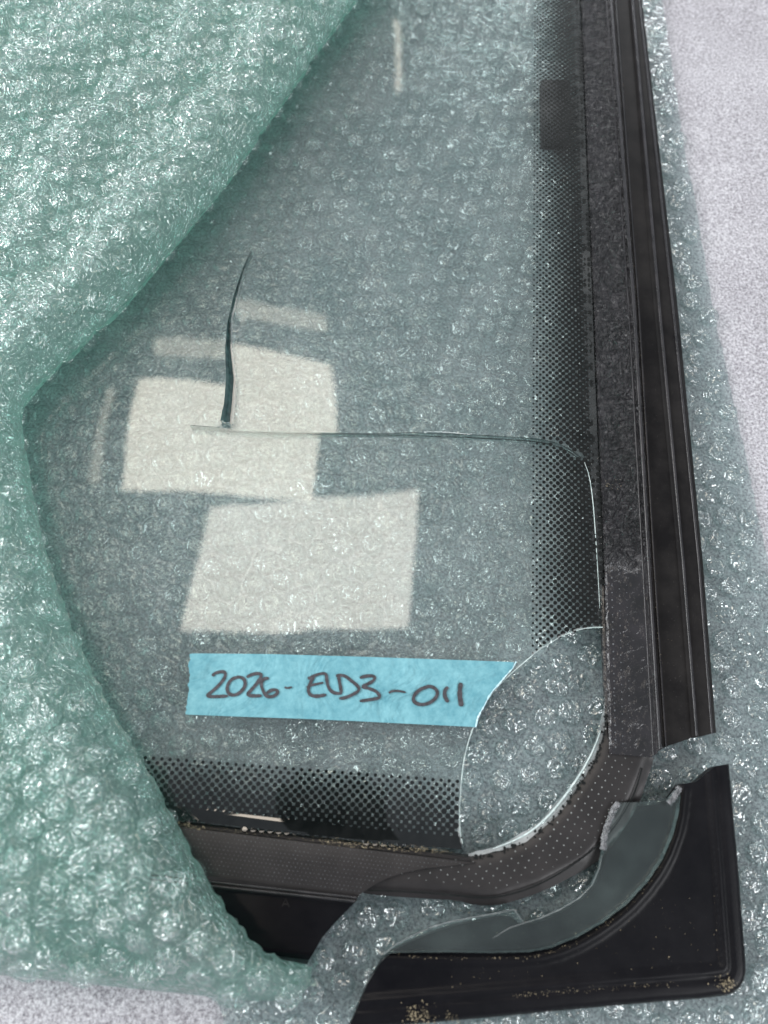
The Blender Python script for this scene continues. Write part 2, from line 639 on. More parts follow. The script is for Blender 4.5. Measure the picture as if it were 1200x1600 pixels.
def place_bubbles(parent, spots, variants, limit, mat, rest_name):
    """spots: (priority, matrix). The largest in view become objects, the others one joined part."""
    spots = sorted(spots, key=lambda s: -s[0])
    inv = parent.matrix_world.inverted()
    for _, m, *fl in spots[:limit]:
        o = bpy.data.objects.new('bubble', rnd.choice(fl[0] if fl else variants))
        COL.objects.link(o)
        o.parent = parent
        o.matrix_parent_inverse = inv
        o.matrix_basis = m
    V, Fs = [], []
    mats, mi = [mat], []
    for _, m, *fl in spots[limit:]:
        me = rnd.choice(fl[0] if fl else variants)
        if me.materials[0] not in mats:
            mats.append(me.materials[0])
        b = len(V)
        V += [m @ v.co for v in me.vertices]
        Fs += [tuple(b + i for i in p.vertices) for p in me.polygons]
        mi += [mats.index(me.materials[0])] * len(me.polygons)
    if V:
        o = mesh_obj(rest_name, V, Fs, mats, parent, mat_idx=mi)
        o['kind'] = 'stuff'


def frame(pos, nrm, spin, scale, sz):
    z = nrm.normalized()
    x = (Vector((1, 0, 0)) - z * z.x).normalized()
    y = z.cross(x)
    R = Matrix((x, y, z)).transposed().to_4x4()
    return Matrix.Translation(pos) @ R @ Matrix.Rotation(spin, 4, 'Z') @ Matrix.Diagonal((scale, scale, sz, 1))


def to_px(p):
    d = ROT.transposed() @ (Vector(p) - CAM)
    return CX + F_PX * d.x / -d.z, CY - F_PX * d.y / -d.z


# opaque pieces: no bubbles needed under them
RAIL_AREA = [(912, -120), (1000, -120), (1052, 475), (1090, 875), (1112, 1135), (1040, 1160), (960, 1170), (945, 875), (925, 475)]
CORNER = [(1058, 1229), (1066, 1224), (1078, 1224), (1090, 1221), (1100, 1210), (1114, 1198), (1128, 1196), (1143, 1193), (1150, 1270), (1158, 1350), (1164, 1430), (1170, 1500),
          (1171, 1522), (1166, 1540), (1154, 1553), (1136, 1560), (1000, 1571), (900, 1580), (800, 1590), (640, 1604), (540, 1613),
          (552, 1590), (562, 1565), (578, 1530), (602, 1492), (642, 1470), (700, 1448), (745, 1439), (796, 1430), (818, 1449), (875, 1428), (928, 1390), (948, 1340), (958, 1285), (975, 1262), (1040, 1256)]
CORNER_AREA = [(610, 1500), (880, 1485), (1000, 1410), (1060, 1300), (1070, 1235), (1130, 1210), (1155, 1500), (1140, 1545), (600, 1590)]
SHEET = [(-150, -150), (1015, -150), (1034, 0), (1058, 150), (1068, 230), (1084, 300), (1100, 400), (1118, 500), (1140, 600), (1160, 690), (1183, 800), (1206, 900), (1240, 1010),
         (1300, 1200), (1400, 1720), (335, 1720), (343, 1640), (350, 1600), (346, 1575), (330, 1557), (290, 1549), (150, 1535), (0, 1520), (-160, 1505)]


def sheet_height(pts):
    return [0.0006 + 0.0005 * (0.6 + fbm(p.x * 60, p.y * 60, 3.0)) + 0.0002 * noise.noise((p.x * 350, p.y * 350, 1)) for p in pts]


def build_sheet():
    root = empty('bubble_wrap_sheet', P(600, 1100, 0.0), 'clear green bubble wrap lying flat on the cloth under the broken window', 'bubble wrap')
    poly = smooth_poly(px_poly(SHEET, 0.8), 1)
    poly = resample(poly, 0.004)
    rr = random.Random(3)
    poly = [p + Vector((rr.uniform(-1, 1), rr.uniform(-1, 1))) * 0.0004 for p in poly]
    v2, tris = region(poly, [], 0.0035)
    zz = sheet_height(v2)
    mesh_obj('film', [(p.x, p.y, z) for p, z in zip(v2, zz)], tris, M['sheet'], root)
    variants = [bubble_mesh('bubble', M['sheetbub'], s + 1, crush=0.45 + 0.09 * (s % 6)) for s in range(14)]
    pressed = [bubble_mesh('bubble', M['sheetflat'], s + 61, crush=0.25, h=3.6) for s in range(6)]
    pane = px_poly(GLASS, 3)
    pitch = 10.9 * MM
    ang = math.radians(8)
    pts = []
    for j in range(-40, 41):
        for i in range(-40, 41):
            x, y = (i + 0.5 * (j % 2)) * pitch, j * pitch * 0.88
            pts.append((x * math.cos(ang) - y * math.sin(ang), x * math.sin(ang) + y * math.cos(ang)))
    pts = np.array(pts)
    ok = inside(pts, poly) & (dist_line(pts, poly, True) > 0.003)
    ok &= ~inside(pts, px_poly(RAIL_AREA, 5)) & ~inside(pts, px_poly(CORNER_AREA, 5))
    spots = []
    for x, y in pts[ok]:
        px, py = to_px((x, y, 0.002))
        if not (-60 < px < 1260 and -60 < py < 1660):
            continue
        z = sheet_height([Vector((x, y))])[0]
        # in the clear: hole, right-hand strip, bottom strip
        open_view = (px > 1030) or (720 < px < 950 and 985 < py < 1330) or (330 < px < 620 and py > 1400) or (py > 1180 and px > 500)
        pr = py + (3000 if open_view else 0) - (4000 if px < 300 and py < 1400 else 0)
        n = Vector((rnd.uniform(-.08, .08), rnd.uniform(-.08, .08), 1))
        popped = rnd.random() < 0.2
        flat = inside([(x, y)], pane)[0] and rnd.random() < 1.25 - (px - 150) / 620 - max(0, py - 720) / 600
        if flat:
            spots.append((pr, frame(Vector((x, y, z)), Vector((0, 0, 1)), rnd.uniform(0, 6.28), rnd.uniform(0.95, 1.1), rnd.uniform(0.7, 0.95)), pressed))
            continue
        spots.append((pr, frame(Vector((x + rnd.gauss(0, 0.0006), y + rnd.gauss(0, 0.0006), z)), n, rnd.uniform(0, 6.28), rnd.uniform(0.86, 1.08),
                                rnd.uniform(0.12, 0.35) if popped else rnd.uniform(0.5, 1.0))))
    place_bubbles(root, spots, variants, 300, M['sheetbub'], 'far_bubbles')


build_sheet()

# ------------------------------------------------------------------ the broken window
UR_TOP, UR_BOT = P(370, 392).y, P(400, 675).y


def glass_top(pts):
    a = np.array([tuple(p) for p in pts])
    z = np.full(len(a), Z_GLASS)
    # the piece right of the upright crack sags towards the crosswise crack
    cv = smooth_poly(px_poly(CRACK_V, 12), 0)
    xs = []
    for k, (x, y) in enumerate(a):
        t = (UR_TOP - y) / (UR_TOP - UR_BOT)
        if 0 < t < 1.0:
            px, py = to_px((x, y, Z_GLASS))
            xc = lerp_line([(392, 388), (462, 367), (545, 355), (590, 358), (630, 356), (665, 350)], py)
            if px > xc and py < lerp_line(HC, px):
                w = max(0.1, min(1.0, 1 - (px - 365) / 520))
                s = min(1.0, t / 0.22)
                d = 0.5 * 0.22 * s * s + max(0.0, t - 0.22) * 1.0
                z[k] -= 0.030 * (UR_TOP - UR_BOT) * d * w
    # rounded lower and right-hand borders
    d = dist_line(a, px_poly([(-110, 1235), (100, 1260), (275, 1281), (400, 1296), (560, 1314), (740, 1330)], 12))
    k = d < 0.006
    z[k] -= 0.00065 * (1 - d[k] / 0.006) ** 2
    d = dist_line(a, px_poly([(890, -110), (903, 75), (919, 475), (935, 875), (941, 980)], 12))
    k = d < 0.007
    z[k] -= 0.0011 * (1 - d[k] / 0.007) ** 2
    return list(z)


def build_window():
    root = empty('broken_window', P(600, 1100, 5 * MM), 'cracked vehicle window with dotted black border and black rubber frame', 'window')
    outer = resample(px_poly(GLASS, 12), 0.003)
    holes = [resample(px_poly(CRACK_V, 12), 0.002), resample(px_poly(CRACK_H, 12), 0.004)]
    extra = []
    for k in range(1, 11):
        for x in range(-100, 740, 6):
            extra.append(P(x, lerp_line([(-110, 1235), (275, 1281), (560, 1314), (740, 1330)], x) - 2.8 * k).xy)
    gl = slab('glass_pane', outer, holes, 0.0045, glass_top, lambda p: [z - 4 * MM for z in glass_top(p)], [M['glass'], M['wall']], root, extra)
    # bright chipped rim along the missing corner
    rim = px_poly(HOLE_LEFT, 12)
    rim = smooth_poly(rim, 2, False)
    rr = random.Random(5)
    w = [(0.16 + 0.32 * rr.random() ** 2) * MM for _ in rim]
    V, Fs = ribbon([p + Vector((0.0002, 0)) for p in rim], w, [Z_GLASS + 0.00006] * len(rim))
    o = mesh_obj('chipped_rim', V, Fs, M['edge'], gl)
    o['label'] = 'bright chipped glass rim along the missing corner'
    # fracture face inside the upright crack: sloping from the top of the left side to the foot of the right side
    left = [P(x, y, 11.9 * MM) for x, y in [(392, 393), (379, 420), (365, 462), (355, 505), (351.5, 545), (353, 590), (350, 630), (344, 657)]]
    right = [P(x, y, 8.2 * MM) for x, y in [(393, 393), (382, 422), (370, 462), (361, 500), (361.5, 545), (367, 590), (365, 630), (361, 661)]]
    V, Fs = [], []
    K = 5
    for a, b in zip(left, right):
        for k in range(K + 1):
            t = k / K
            q = a.lerp(b, t)
            V.append((q.x, q.y, q.z + 0.0007 * math.sin(t * 9.0)))
    for i in range(len(left) - 1):
        for k in range(K):
            q = i * (K + 1) + k
            Fs.append((q, q + K + 1, q + K + 2, q + 1))
    o = mesh_obj('fracture_face', V, Fs, M['fracture'], gl)
    o['label'] = 'dark green fracture face inside the upright crack'
    # pale far lip of the upright crack
    lip = px_poly([(383, 422), (371.5, 462), (362.5, 500), (361.5, 545), (367, 590), (364.5, 630), (361, 661)], 11.2)
    zl = [z - 0.00002 + 0.0003 for z in glass_top(lip)]
    V, Fs = ribbon(lip, [0.3 * MM, 0.5 * MM, 0.7 * MM, 0.8 * MM, 1.1 * MM, 1.5 * MM, 1.6 * MM], zl)
    mesh_obj('crack_lip', V, Fs, M['lip'], gl)
    # floor of the crosswise crack: two dark fracture lines
    for dy, wd, k0 in ((-0.6, 0.24, 0), (4.0, 0.34, 4)):
        part = HC[k0:]
        line = smooth_poly(px_poly([(x, y + dy * min(1.0, 0.2 + (x - 297) / 260)) for x, y in part], 12.1), 2, False)
        zz = [z + 0.00012 for z in glass_top(line)]
        nl = len(line)
        V, Fs = ribbon(line, [wd * MM * (0.25 + 0.75 * min(1, i / (nl * 0.35))) * rr.uniform(0.7, 1.2) for i in range(nl)], zz)
        mesh_obj('crack_line', V, Fs, M['crackline'], gl)
    line = smooth_poly(px_poly(CRACK_E, 12.1), 1, False)
    V, Fs = ribbon(line, [(0.12 + 0.25 * math.sin(i / (len(line) - 1) * math.pi) * rr.uniform(0.6, 1)) * MM for i in range(len(line))],
                   [z + 0.0003 for z in glass_top(line)])
    mesh_obj('chipped_rim', V, Fs, M['edge'], gl)
    # ---- printed dots (frit) on the glass
    V, Fs = [], []
    hole_poly = px_poly(HOLE_LEFT + [(960, 1330), (960, 980)], 12)
    full = px_poly(GLASS, 12)

    def lattice(a_px, b_px, depth_dir_px, rows_deep, p, r0, r1, ext, lev=Z_GLASS):
        a, b = Vector(P(*a_px, lev).xy), Vector(P(*b_px, lev).xy)
        u = (b - a).normalized()
        v = Vector((-u.y, u.x))
        if v.dot(Vector(P(*depth_dir_px).xy) - a) < 0:
            v = -v
        n = int((b - a).length / p) + ext
        out = []
        for k in range(rows_deep):
            for i in range(-ext, n):
                c = a + u * ((i + 0.5 * (k % 2)) * p) + v * (k * p * 0.5)
                f = min(1.0, k / 10.0) + max(0, k - 11) * 0.06
                out.append((c, p * (r0 + (r1 - r0) * f ** 0.8), k))
        return out

    p = 2.86 * MM
    dots = lattice((836, -60), (832.5, 1010), (900, 475), 22, p, 0.16, 0.35, 2)
    bot = lattice((150, 1178), (716, 1221), (500, 1290), 17, p * 1.02, 0.215, 0.37, 3)
    dots = [d for d in dots if to_px((d[0].x, d[0].y, Z_GLASS))[1] < 1040]
    pts = np.array([tuple(c) for c, *_ in dots + bot])
    keep = inside(pts, full) & ~inside(pts, hole_poly)
    edge_gap = dist_line(pts, px_poly(HC, 12)) > 0.0011
    n_side = len(dots)
    rr = random.Random(11)
    sets = [([], []), ([], [])]
    for q, (c, r, k) in enumerate(dots + bot):
        if not keep[q] or not edge_gap[q]:
            continue
        V, Fs = sets[int(q >= n_side)]
        px, py = to_px((c.x, c.y, Z_GLASS))
        if q >= n_side and px > 722:
            continue
        c = c + Vector((rr.gauss(0, 1), rr.gauss(0, 1))) * 0.00003
        r = r * (1 + rr.gauss(0, 0.03))
        ring = [(c.x + r * math.cos(t * math.pi / 6), c.y + r * math.sin(t * math.pi / 6)) for t in range(12)]
        zr = glass_top([c] * 1) * 12 if q < n_side or k < 7 else glass_top(ring)
        b = len(V)
        V += [(x, y, z + 0.00006 + 0.00003 * (k % 2)) for (x, y), z in zip(ring, zr)]
        Fs.append(tuple(range(b, b + 12)))
    for (V, Fs), mat, lab in zip(sets, (M['frit'], M['fritgloss']), ('border of small black printed dots on the right of the glass', 'border of small black printed dots along the bottom of the glass')):
        o = mesh_obj('frit_dots', V, Fs, mat, gl, smooth=False)
        o['kind'] = 'stuff'
        o['label'] = lab

    # solid printed border below the dots
    V, Fs = [], []
    xs = list(range(236, 724, 6)); m = 9
    for x in xs:
        ye = lerp_line([(-110, 1235), (275, 1281), (560, 1314), (740, 1330)], x)
        row = [P(x, ye - 21 + 20 * k / (m - 1)).xy for k in range(m)]
        V += [(p_.x, p_.y, z + 0.00016) for p_, z in zip(row, glass_top(row))]
    for i in range(len(xs) - 1):
        for k in range(m - 1):
            a = i * m + k
            Fs.append((a, a + 1, a + m + 1, a + m))
    mesh_obj('frit_border', V, Fs, M['fritgloss'], gl)
    # dark slab added behind the glass, standing in for a dark reflection
    dark_patch = smooth_poly(resample(px_poly([(844, 125), (889, 125), (891, 228), (846, 228)], 7.5), 0.004), 2)
    o = slab('reflection_patch', dark_patch, [], 0.004, lambda p: [7.7 * MM] * len(p), lambda p: [5.0 * MM] * len(p), [M['frit']], root)
    # chips along the missing corner
    V, Fs = [], []
    for i in range(46):
        k = rr.random() * (len(rim) - 2); q = int(k)
        a, b = rim[q], rim[q + 1]
        c = a.lerp(b, k - q); d = (b - a).normalized(); nn = Vector((d.y, -d.x))
        if nn.x > 0:
            nn = -nn
        L, D = rr.uniform(0.4, 2.2) * MM, rr.uniform(0.15, 0.8) * MM
        st = len(V); m = 7
        for t in range(m):
            an = math.pi * t / (m - 1)
            e = c + d * (math.cos(an) * L) + nn * (math.sin(an) * D * rr.uniform(0.7, 1.1))
            V.append((e.x, e.y, Z_GLASS + (0.00010 + 0.000004 * i)))
        Fs.append(tuple(range(st, st + m)))
    o = mesh_obj('edge_chips', V, Fs, M['rim'], gl); o['kind'] = 'stuff'

    # ---- right-hand rail
    YN = (75, 475, 875, 1178)

    def vline(xs, yend, dx=0.0):
        nodes = list(zip(YN, xs))
        return lambda t: (lerp_line(nodes, -70 + (yend + 70) * t) + dx, -70 + (yend + 70) * t)

    band = [((902, 918, 934, 946), 1176, 7.0), ((905, 921, 937, 948), 1176, 9.6), ((909, 926, 942, 950), 1176, 9.8),
            ((911.5, 928.5, 944.5, 952), 1177, 12.0), ((915, 932, 948, 956), 1178, 12.4), ((935, 957, 976, 990), 1181, 12.5),
            ((950, 980, 1001, 1018), 1183, 12.3), ((955, 985, 1008, 1026), 1178, 12.3), ((957.5, 987.5, 1010.5, 1029), 1174, 13.2),
            ((962, 992, 1015.5, 1034), 1171, 13.1), ((964.5, 994.5, 1018, 1036.5), 1169, 8.4)]
    b = loft('sealant_band', [(vline(xs, ye), z) for xs, ye, z in band], M['band'], root, 90)
    b['label'] = 'glossy black sealant band with dried adhesive ripples'
    rail = [((963, 993, 1016.5, 1035), 1169, 8.4), ((967, 997, 1021, 1040), 1167, 8.2), ((988, 1021, 1059, 1083), 1153, 7.9),
            ((990.5, 1024.5, 1062, 1086), 1151, 8.6), ((993.5, 1028, 1065.5, 1089.5), 1152, 9.5), ((996, 1031, 1068.5, 1092.5), 1151, 9.2),
            ((998.5, 1034, 1071, 1095), 1151, 8.1), ((1004, 1047, 1088, 1112), 1147, 8.0), ((1009, 1054, 1094.5, 1118), 1145, 7.4),
            ((1012, 1058.5, 1098, 1121.5), 1145, 6.2), ((1012, 1058.5, 1098, 1121.5), 1145, 4.4)]
    loft('frame_rail', [(vline(xs, ye), z) for xs, ye, z in rail], M['rubber'], root, 90)
    for xs, ye, z, w, hh in (((960, 990, 1013.3, 1032), 1170, 13.1, 5.0, 0.5), ((967.5, 997.5, 1021.5, 1041), 1166, 8.2, 4.0, 0.5), ((994.5, 1029.5, 1067, 1091), 1150, 9.2, 5.0, 0.6),
                             ((1007, 1051, 1091.5, 1115), 1146, 7.7, 4.0, 0.4), ((953, 982, 1004, 1021), 1180, 12.2, 3.0, 0.35)):
        prof = [(-0.5, 0.0), (-0.36, 0.6), (-0.15, 0.95), (0.1, 1.0), (0.33, 0.65), (0.5, 0.0)]
        o = loft('ridge', [(vline(xs, ye, u * w), z + v * hh) for u, v in prof], M['gloss'], root, 80)
        o.data.polygons.foreach_set('use_smooth', [True] * len(o.data.polygons))
    # pale pin-dots printed on the band near the corner
    V, Fs = [], []
    rr = random.Random(2)
    for j in range(26):
        for i in range(3):
            y = 880 + j * 11.5 + (5.7 if i % 2 else 0)
            x = lerp_line(list(zip(YN, (915, 932, 951, 958))), y) + 4 + i * 11.5
            if y > 1172:
                continue
            c = P(x, y, 12.5 * MM); r = (0.33 - 0.07 * i) * MM * rr.uniform(0.8, 1.1)
            k = len(V)
            for s in range(8):
                V.append((c.x + r * math.cos(s * math.pi / 4), c.y + r * math.sin(s * math.pi / 4), 12.55 * MM))
            Fs.append(tuple(range(k, k + 8)))
    o = mesh_obj('pin_dots', V, Fs, M['gapdim'], b)
    o['kind'] = 'stuff'

    # ---- bottom rail
    def hline(nodes, xend):
        return lambda t: (235 + (xend - 235) * t, lerp_line(nodes, 235 + (xend - 235) * t))

    def band_line(f):
        return [(280, 1292 + (1363 - 1292) * f), (560, 1326 + (1399 - 1326) * f)]

    ends = {0.0: 742, 0.12: 706, 0.25: 664, 0.4: 630, 0.55: 606, 0.7: 588, 0.85: 573, 1.0: 561}
    bl = [(hline([(280, 1282), (560, 1315)], 742), 8.0), (hline([(280, 1286), (560, 1319)], 745), 9.8),
          (hline([(280, 1290), (560, 1324)], 745), 10.2)]
    bl += [(hline(band_line(f), e), 12.0 + 0.5 * math.sin(math.pi * f)) for f, e in ends.items()]
    bl += [(hline([(320, 1374), (555, 1401)], 559), 13.2), (hline([(320, 1379), (555, 1404.5)], 558), 12.6),
           (hline([(320, 1383), (555, 1408)], 557), 13.0), (hline([(320, 1387), (555, 1411)], 554), 9.0)]
    b = loft('sealant_band', bl, M['fritgrey'], root, 70)
    b['label'] = 'dark grey band along the bottom edge of the glass'
    for nodes, xe, z, w in (([(320, 1376.5), (555, 1402.5)], 557, 13.05, 4.0), ([(320, 1383), (555, 1408)], 555, 12.9, 4.5)):
        prof = [(-0.5, 0.0), (-0.3, 0.75), (0.0, 1.0), (0.3, 0.75), (0.5, 0.0)]
        o = loft('ridge', [(hline([(a, y + u * w) for a, y in nodes], xe), z + v * 0.5) for u, v in prof], M['gloss'], root, 50)
        o.data.polygons.foreach_set('use_smooth', [True] * len(o.data.polygons))
    V, Fs = [], []
    for j in range(11):
        for i in range(70):
            x = 290 + i * 6.6 + (3.3 if j % 2 else 0); f = (j + 0.5) / 11.5
            y = lerp_line(band_line(f), x)
            if x > lerp_line(sorted(ends.items()), f) - 6:
                continue
            c = P(x, y, 12.6 * MM); r = 0.17 * MM * rr.uniform(0.5, 1.1)
            k = len(V)
            for s in range(6):
                V.append((c.x + r * math.cos(s * math.pi / 3), c.y + r * math.sin(s * math.pi / 3), 12.0 * MM + 0.5 * MM * math.sin(math.pi * f) + 0.06 * MM))
            Fs.append(tuple(range(k, k + 6)))
    o = mesh_obj('pin_dots', V, Fs, M['gapdim'], b)
    o['kind'] = 'stuff'
    ch = [(hline([(320, 1385), (555, 1409)], 555), 9.0), (hline([(320, 1391), (555, 1414)], 551), 8.7), (hline([(330, 1425), (530, 1438)], 527), 8.5),
          (hline([(360, 1455), (505, 1466)], 503), 8.4), (hline([(400, 1478), (482, 1488)], 490), 8.6), (hline([(400, 1483), (482, 1493)], 487), 9.6),
          (hline([(400, 1490), (482, 1500)], 483), 9.2), (hline([(400, 1497), (482, 1507)], 480), 4.5)]
    loft('frame_rail', ch, M['plate'], root, 60)
    # small moulded letter on the rail
    pts = [[(441, 1416), (446.5, 1404), (452, 1417)], [(443, 1412), (450.5, 1413)]]
    V, Fs = [], []
    for ln in pts:
        l2 = px_poly(ln, 8.9)
        v, f = ribbon(l2, [0.3 * MM] * len(l2), 9.05 * MM)
        Fs += [tuple(len(V) + i for i in q) for q in f]; V += v
    mesh_obj('moulded_letter', V, Fs, M['fritgrey'], root)
    return root


M['wall'] = glass_material('crack_wall_glass', (0.66, 0.75, 0.74), 0.06, 0.02)
M['crackline'] = solid_material('crack_line', (0.004, 0.006, 0.006), (0.024, 0.030, 0.030), 0.5, 300, 0, spec=0.1)
M['rim'] = glass_material('ground_glass_rim', (0.8, 0.87, 0.85), 0.07, 0.16)
M['lip'] = glass_material('crack_lip_glass', (0.62, 0.66, 0.66), 0.05, 0.1)
build_window()

# ------------------------------------------------------------------ fragments in the broken corner
FRIT_PIECE = [(560, 1396), (575, 1384), (600, 1368), (625, 1359), (655, 1352), (690, 1348), (735, 1338), (770, 1334), (800, 1324), (830, 1309), (858, 1287),
              (885, 1258), (905, 1230), (922, 1204), (936, 1178), (944, 1150), (947, 1120), (951, 1165), (965, 1172), (1024, 1180), (1022, 1198), (1012, 1222), (1004, 1250),
              (985, 1285), (950, 1335), (925, 1355), (890, 1374), (850, 1394), (810, 1408), (780, 1416), (745, 1416), (715, 1408), (660, 1405), (600, 1401)]
STRIP = [(968, 1254), (1000, 1253), (1030, 1250), (1046, 1247), (1054, 1237), (1062, 1231), (1059, 1270), (1050, 1305), (1034, 1342), (1010, 1378), (978, 1412), (940, 1441), (900, 1464),
         (860, 1480), (825, 1487), (760, 1488), (680, 1487), (610, 1488), (600, 1492), (615, 1478), (640, 1464), (670, 1450), (700, 1441), (740, 1433), (780, 1426), (803, 1421), (811, 1432), (819, 1442),
         (845, 1434), (875, 1421), (905, 1403), (925, 1383), (936, 1357), (941, 1335), (944, 1305), (950, 1285), (960, 1265)]


def build_fragments():
    # --- frit-covered fragment that follows the corner
    t = empty('frit_fragment', P(850, 1360, 5 * MM), 'curved brown-black glass shard with pale pin dots beside the missing corner', 'glass shard')
    outer = resample(smooth_poly(px_poly(FRIT_PIECE, 11), 1), 0.0015)
    low = px_poly([(560, 1398), (600, 1402), (660, 1406), (715, 1409), (745, 1417), (780, 1417), (850, 1395), (925, 1356), (985, 1286), (1012, 1222), (1024, 1190)], 11)
    up = px_poly([(735, 1338), (770, 1334), (800, 1324), (830, 1309), (858, 1287), (885, 1258), (905, 1230), (922, 1204), (936, 1178), (944, 1150)], 11)

    def top(pts):
        a = np.array([tuple(p) for p in pts])
        d = dist_line(a, low)
        z = np.full(len(a), 11.2 * MM)
        k = d < 0.0045
        z[k] -= 0.0022 * (1 - d[k] / 0.0045)
        d2 = dist_line(a, up)
        k = d2 < 0.004
        z[k] -= 0.0007 * (1 - d2[k] / 0.004) ** 2
        return list(z)

    body = slab('glass_body', outer, [], 0.0013, top, lambda p: [6.5 * MM] * len(p), [M['fritgrey'], M['frit']], t)
    ln = smooth_poly(px_poly([(575, 1391), (640, 1393), (715, 1399), (745, 1403), (780, 1402), (830, 1388), (880, 1362), (930, 1326), (965, 1287), (992, 1240), (1003, 1200)], 11.2), 2, False)
    V, Fs = ribbon(ln, [0.55 * MM] * len(ln), 11.3 * MM)
    mesh_obj('edge_groove', V, Fs, M['frit'], body)
    # clear ground rim round the missing corner: the frit has flaked off it
    inner = smooth_poly(px_poly([(732, 1336), (768, 1329), (800, 1318), (830, 1302), (856, 1280), (880, 1252), (900, 1224), (916, 1198), (930, 1172), (939, 1145), (943, 1110)], 11.2), 2, False)
    rr = random.Random(9)
    V, Fs = ribbon(inner, [(2.6 + 1.2 * math.sin(i * 0.7) * rr.random()) * MM * min(1, 0.25 + i / 14, 0.25 + (len(inner) - i) / 14) for i in range(len(inner))],
                   [11.3 * MM] * len(inner))
    o = mesh_obj('ground_rim', V, Fs, M['rim'], t)
    bright = smooth_poly(px_poly([(770, 1326), (800, 1315), (830, 1299), (856, 1276), (880, 1247), (900, 1219), (916, 1193), (929, 1167), (938, 1142)], 11.4), 2, False)
    V, Fs = ribbon(bright, [(0.2 + 0.4 * math.sin(math.pi * i / (len(bright) - 1))) * MM for i in range(len(bright))], [11.55 * MM] * len(bright))
    o = mesh_obj('chipped_rim', V, Fs, M['edge'], t)
    # flaked frit crumbs along the rim
    V, Fs = [], []
    for i in range(110):
        k = rr.random() * (len(inner) - 1); q = int(k)
        c = inner[q].lerp(inner[min(q + 1, len(inner) - 1)], k - q) + Vector((rr.uniform(0.2, 1.9), rr.uniform(-1.9, -0.2))) * MM
        r = rr.uniform(0.2, 0.7) * MM
        b = len(V); m = rr.randint(5, 7)
        for s in range(m):
            an = s * 2 * math.pi / m
            rq = r * rr.uniform(0.6, 1.2)
            V.append((c.x + rq * math.cos(an), c.y + rq * math.sin(an), (11.42 + 0.001 * (i % 40)) * MM))
        Fs.append(tuple(range(b, b + m)))
    o = mesh_obj('frit_flakes', V, Fs, M['frit'], t, smooth=False); o['kind'] = 'stuff'
    # pale pin dots
    V, Fs = [], []
    poly = [Vector(p) for p in outer]
    p = 3.8 * MM
    cs = []
    for j in range(-60, 60):
        for i in range(-60, 60):
            u, v = (i + 0.5 * (j % 2)) * p, j * p * 0.5
            an = math.radians(12)
            cs.append((P(850, 1300).x + u * math.cos(an) - v * math.sin(an), P(850, 1300).y + u * math.sin(an) + v * math.cos(an)))
    cs = np.array(cs)
    cs = cs[inside(cs, poly)]
    cs = cs[(dist_line(cs, low) > 0.0055) & (dist_line(cs, up) > 0.0015)]
    dl = dist_line(cs, low)
    for (x, y), d in zip(cs, dl):
        r = (0.11 + 0.19 * min(1, d / 0.018)) * MM * rr.uniform(0.8, 1.15)
        b = len(V)
        for s in range(8):
            V.append((x + r * math.cos(s * math.pi / 4 + .3), y + r * math.sin(s * math.pi / 4 + .3), 11.28 * MM))
        Fs.append(tuple(range(b, b + 8)))
    o = mesh_obj('pin_dots', V, Fs, M['gap'], t); o['kind'] = 'stuff'

    # --- black corner of the frame, broken off
    t = empty('frame_corner', P(900, 1540, 5 * MM), 'black rounded frame corner broken off at the lower right', 'frame corner')
    outer = resample(smooth_poly(px_poly(CORNER, 8), 1), 0.0016)
    rimline = smooth_poly(px_poly([(1143, 1190), (1150, 1270), (1158, 1350), (1164, 1430), (1170, 1500), (1171, 1522), (1166, 1540), (1154, 1553), (1136, 1560), (1000, 1571), (900, 1580), (800, 1590), (640, 1604), (530, 1614)], 8), 1, False)
    inl = smooth_poly(px_poly([(590, 1497), (700, 1500), (830, 1499), (890, 1483), (950, 1448), (1000, 1405), (1040, 1350), (1062, 1290), (1068, 1232)], 8), 1, False)

    def topc(pts):
        a = np.array([tuple(p) for p in pts])
        d = dist_line(a, rimline)
        z = np.full(len(a), 8.0 * MM)
        prof = [(0, 5.6), (0.8, 7.4), (2.0, 8.3), (5.2, 8.6), (6.3, 7.9), (7.4, 9.0), (8.8, 9.1), (10.0, 8.05), (40, 8.0)]
        z = np.interp(d / MM, [q[0] for q in prof], [q[1] for q in prof]) * MM
        di = dist_line(a, inl)
        k = di < 0.0024
        z[k] += 0.0012 * np.cos(di[k] / 0.0024 * math.pi / 2)
        return list(z)

    slab('corner_plate', outer, [], 0.0011, topc, lambda p: [4.5 * MM] * len(p), [M['plate']], t)

    # --- clear curved strip lying on it
    t = empty('clear_glass_strip', P(900, 1440, 9 * MM), 'clear curved strip of glass resting on the black frame corner', 'glass shard')
    outer = resample(px_poly(STRIP, 11.5), 0.0012)
    rr = random.Random(21)
    outer = [p + Vector((rr.uniform(-1, 1), rr.uniform(-1, 1))) * 0.00008 for p in outer]
    body = slab('glass_body', outer, [], 0.003, lambda p: [12.6 * MM] * len(p), lambda p: [9.3 * MM] * len(p), [M['strip'], M['stripedge']], t)
    inner_edge = px_poly([(600, 1491), (615, 1478), (640, 1464), (670, 1450), (700, 1441), (740, 1433), (780, 1426), (803, 1421), (811, 1432), (819, 1442),
                          (845, 1434), (875, 1421), (905, 1403), (925, 1383), (936, 1357), (941, 1335)], 12.6)
    V, Fs = ribbon(resample(inner_edge, 0.002, False), [rr.uniform(0.12, 0.4) * MM for _ in resample(inner_edge, 0.002, False)], 12.68 * MM)
    mesh_obj('chipped_rim', V, Fs, M['rim'], body)
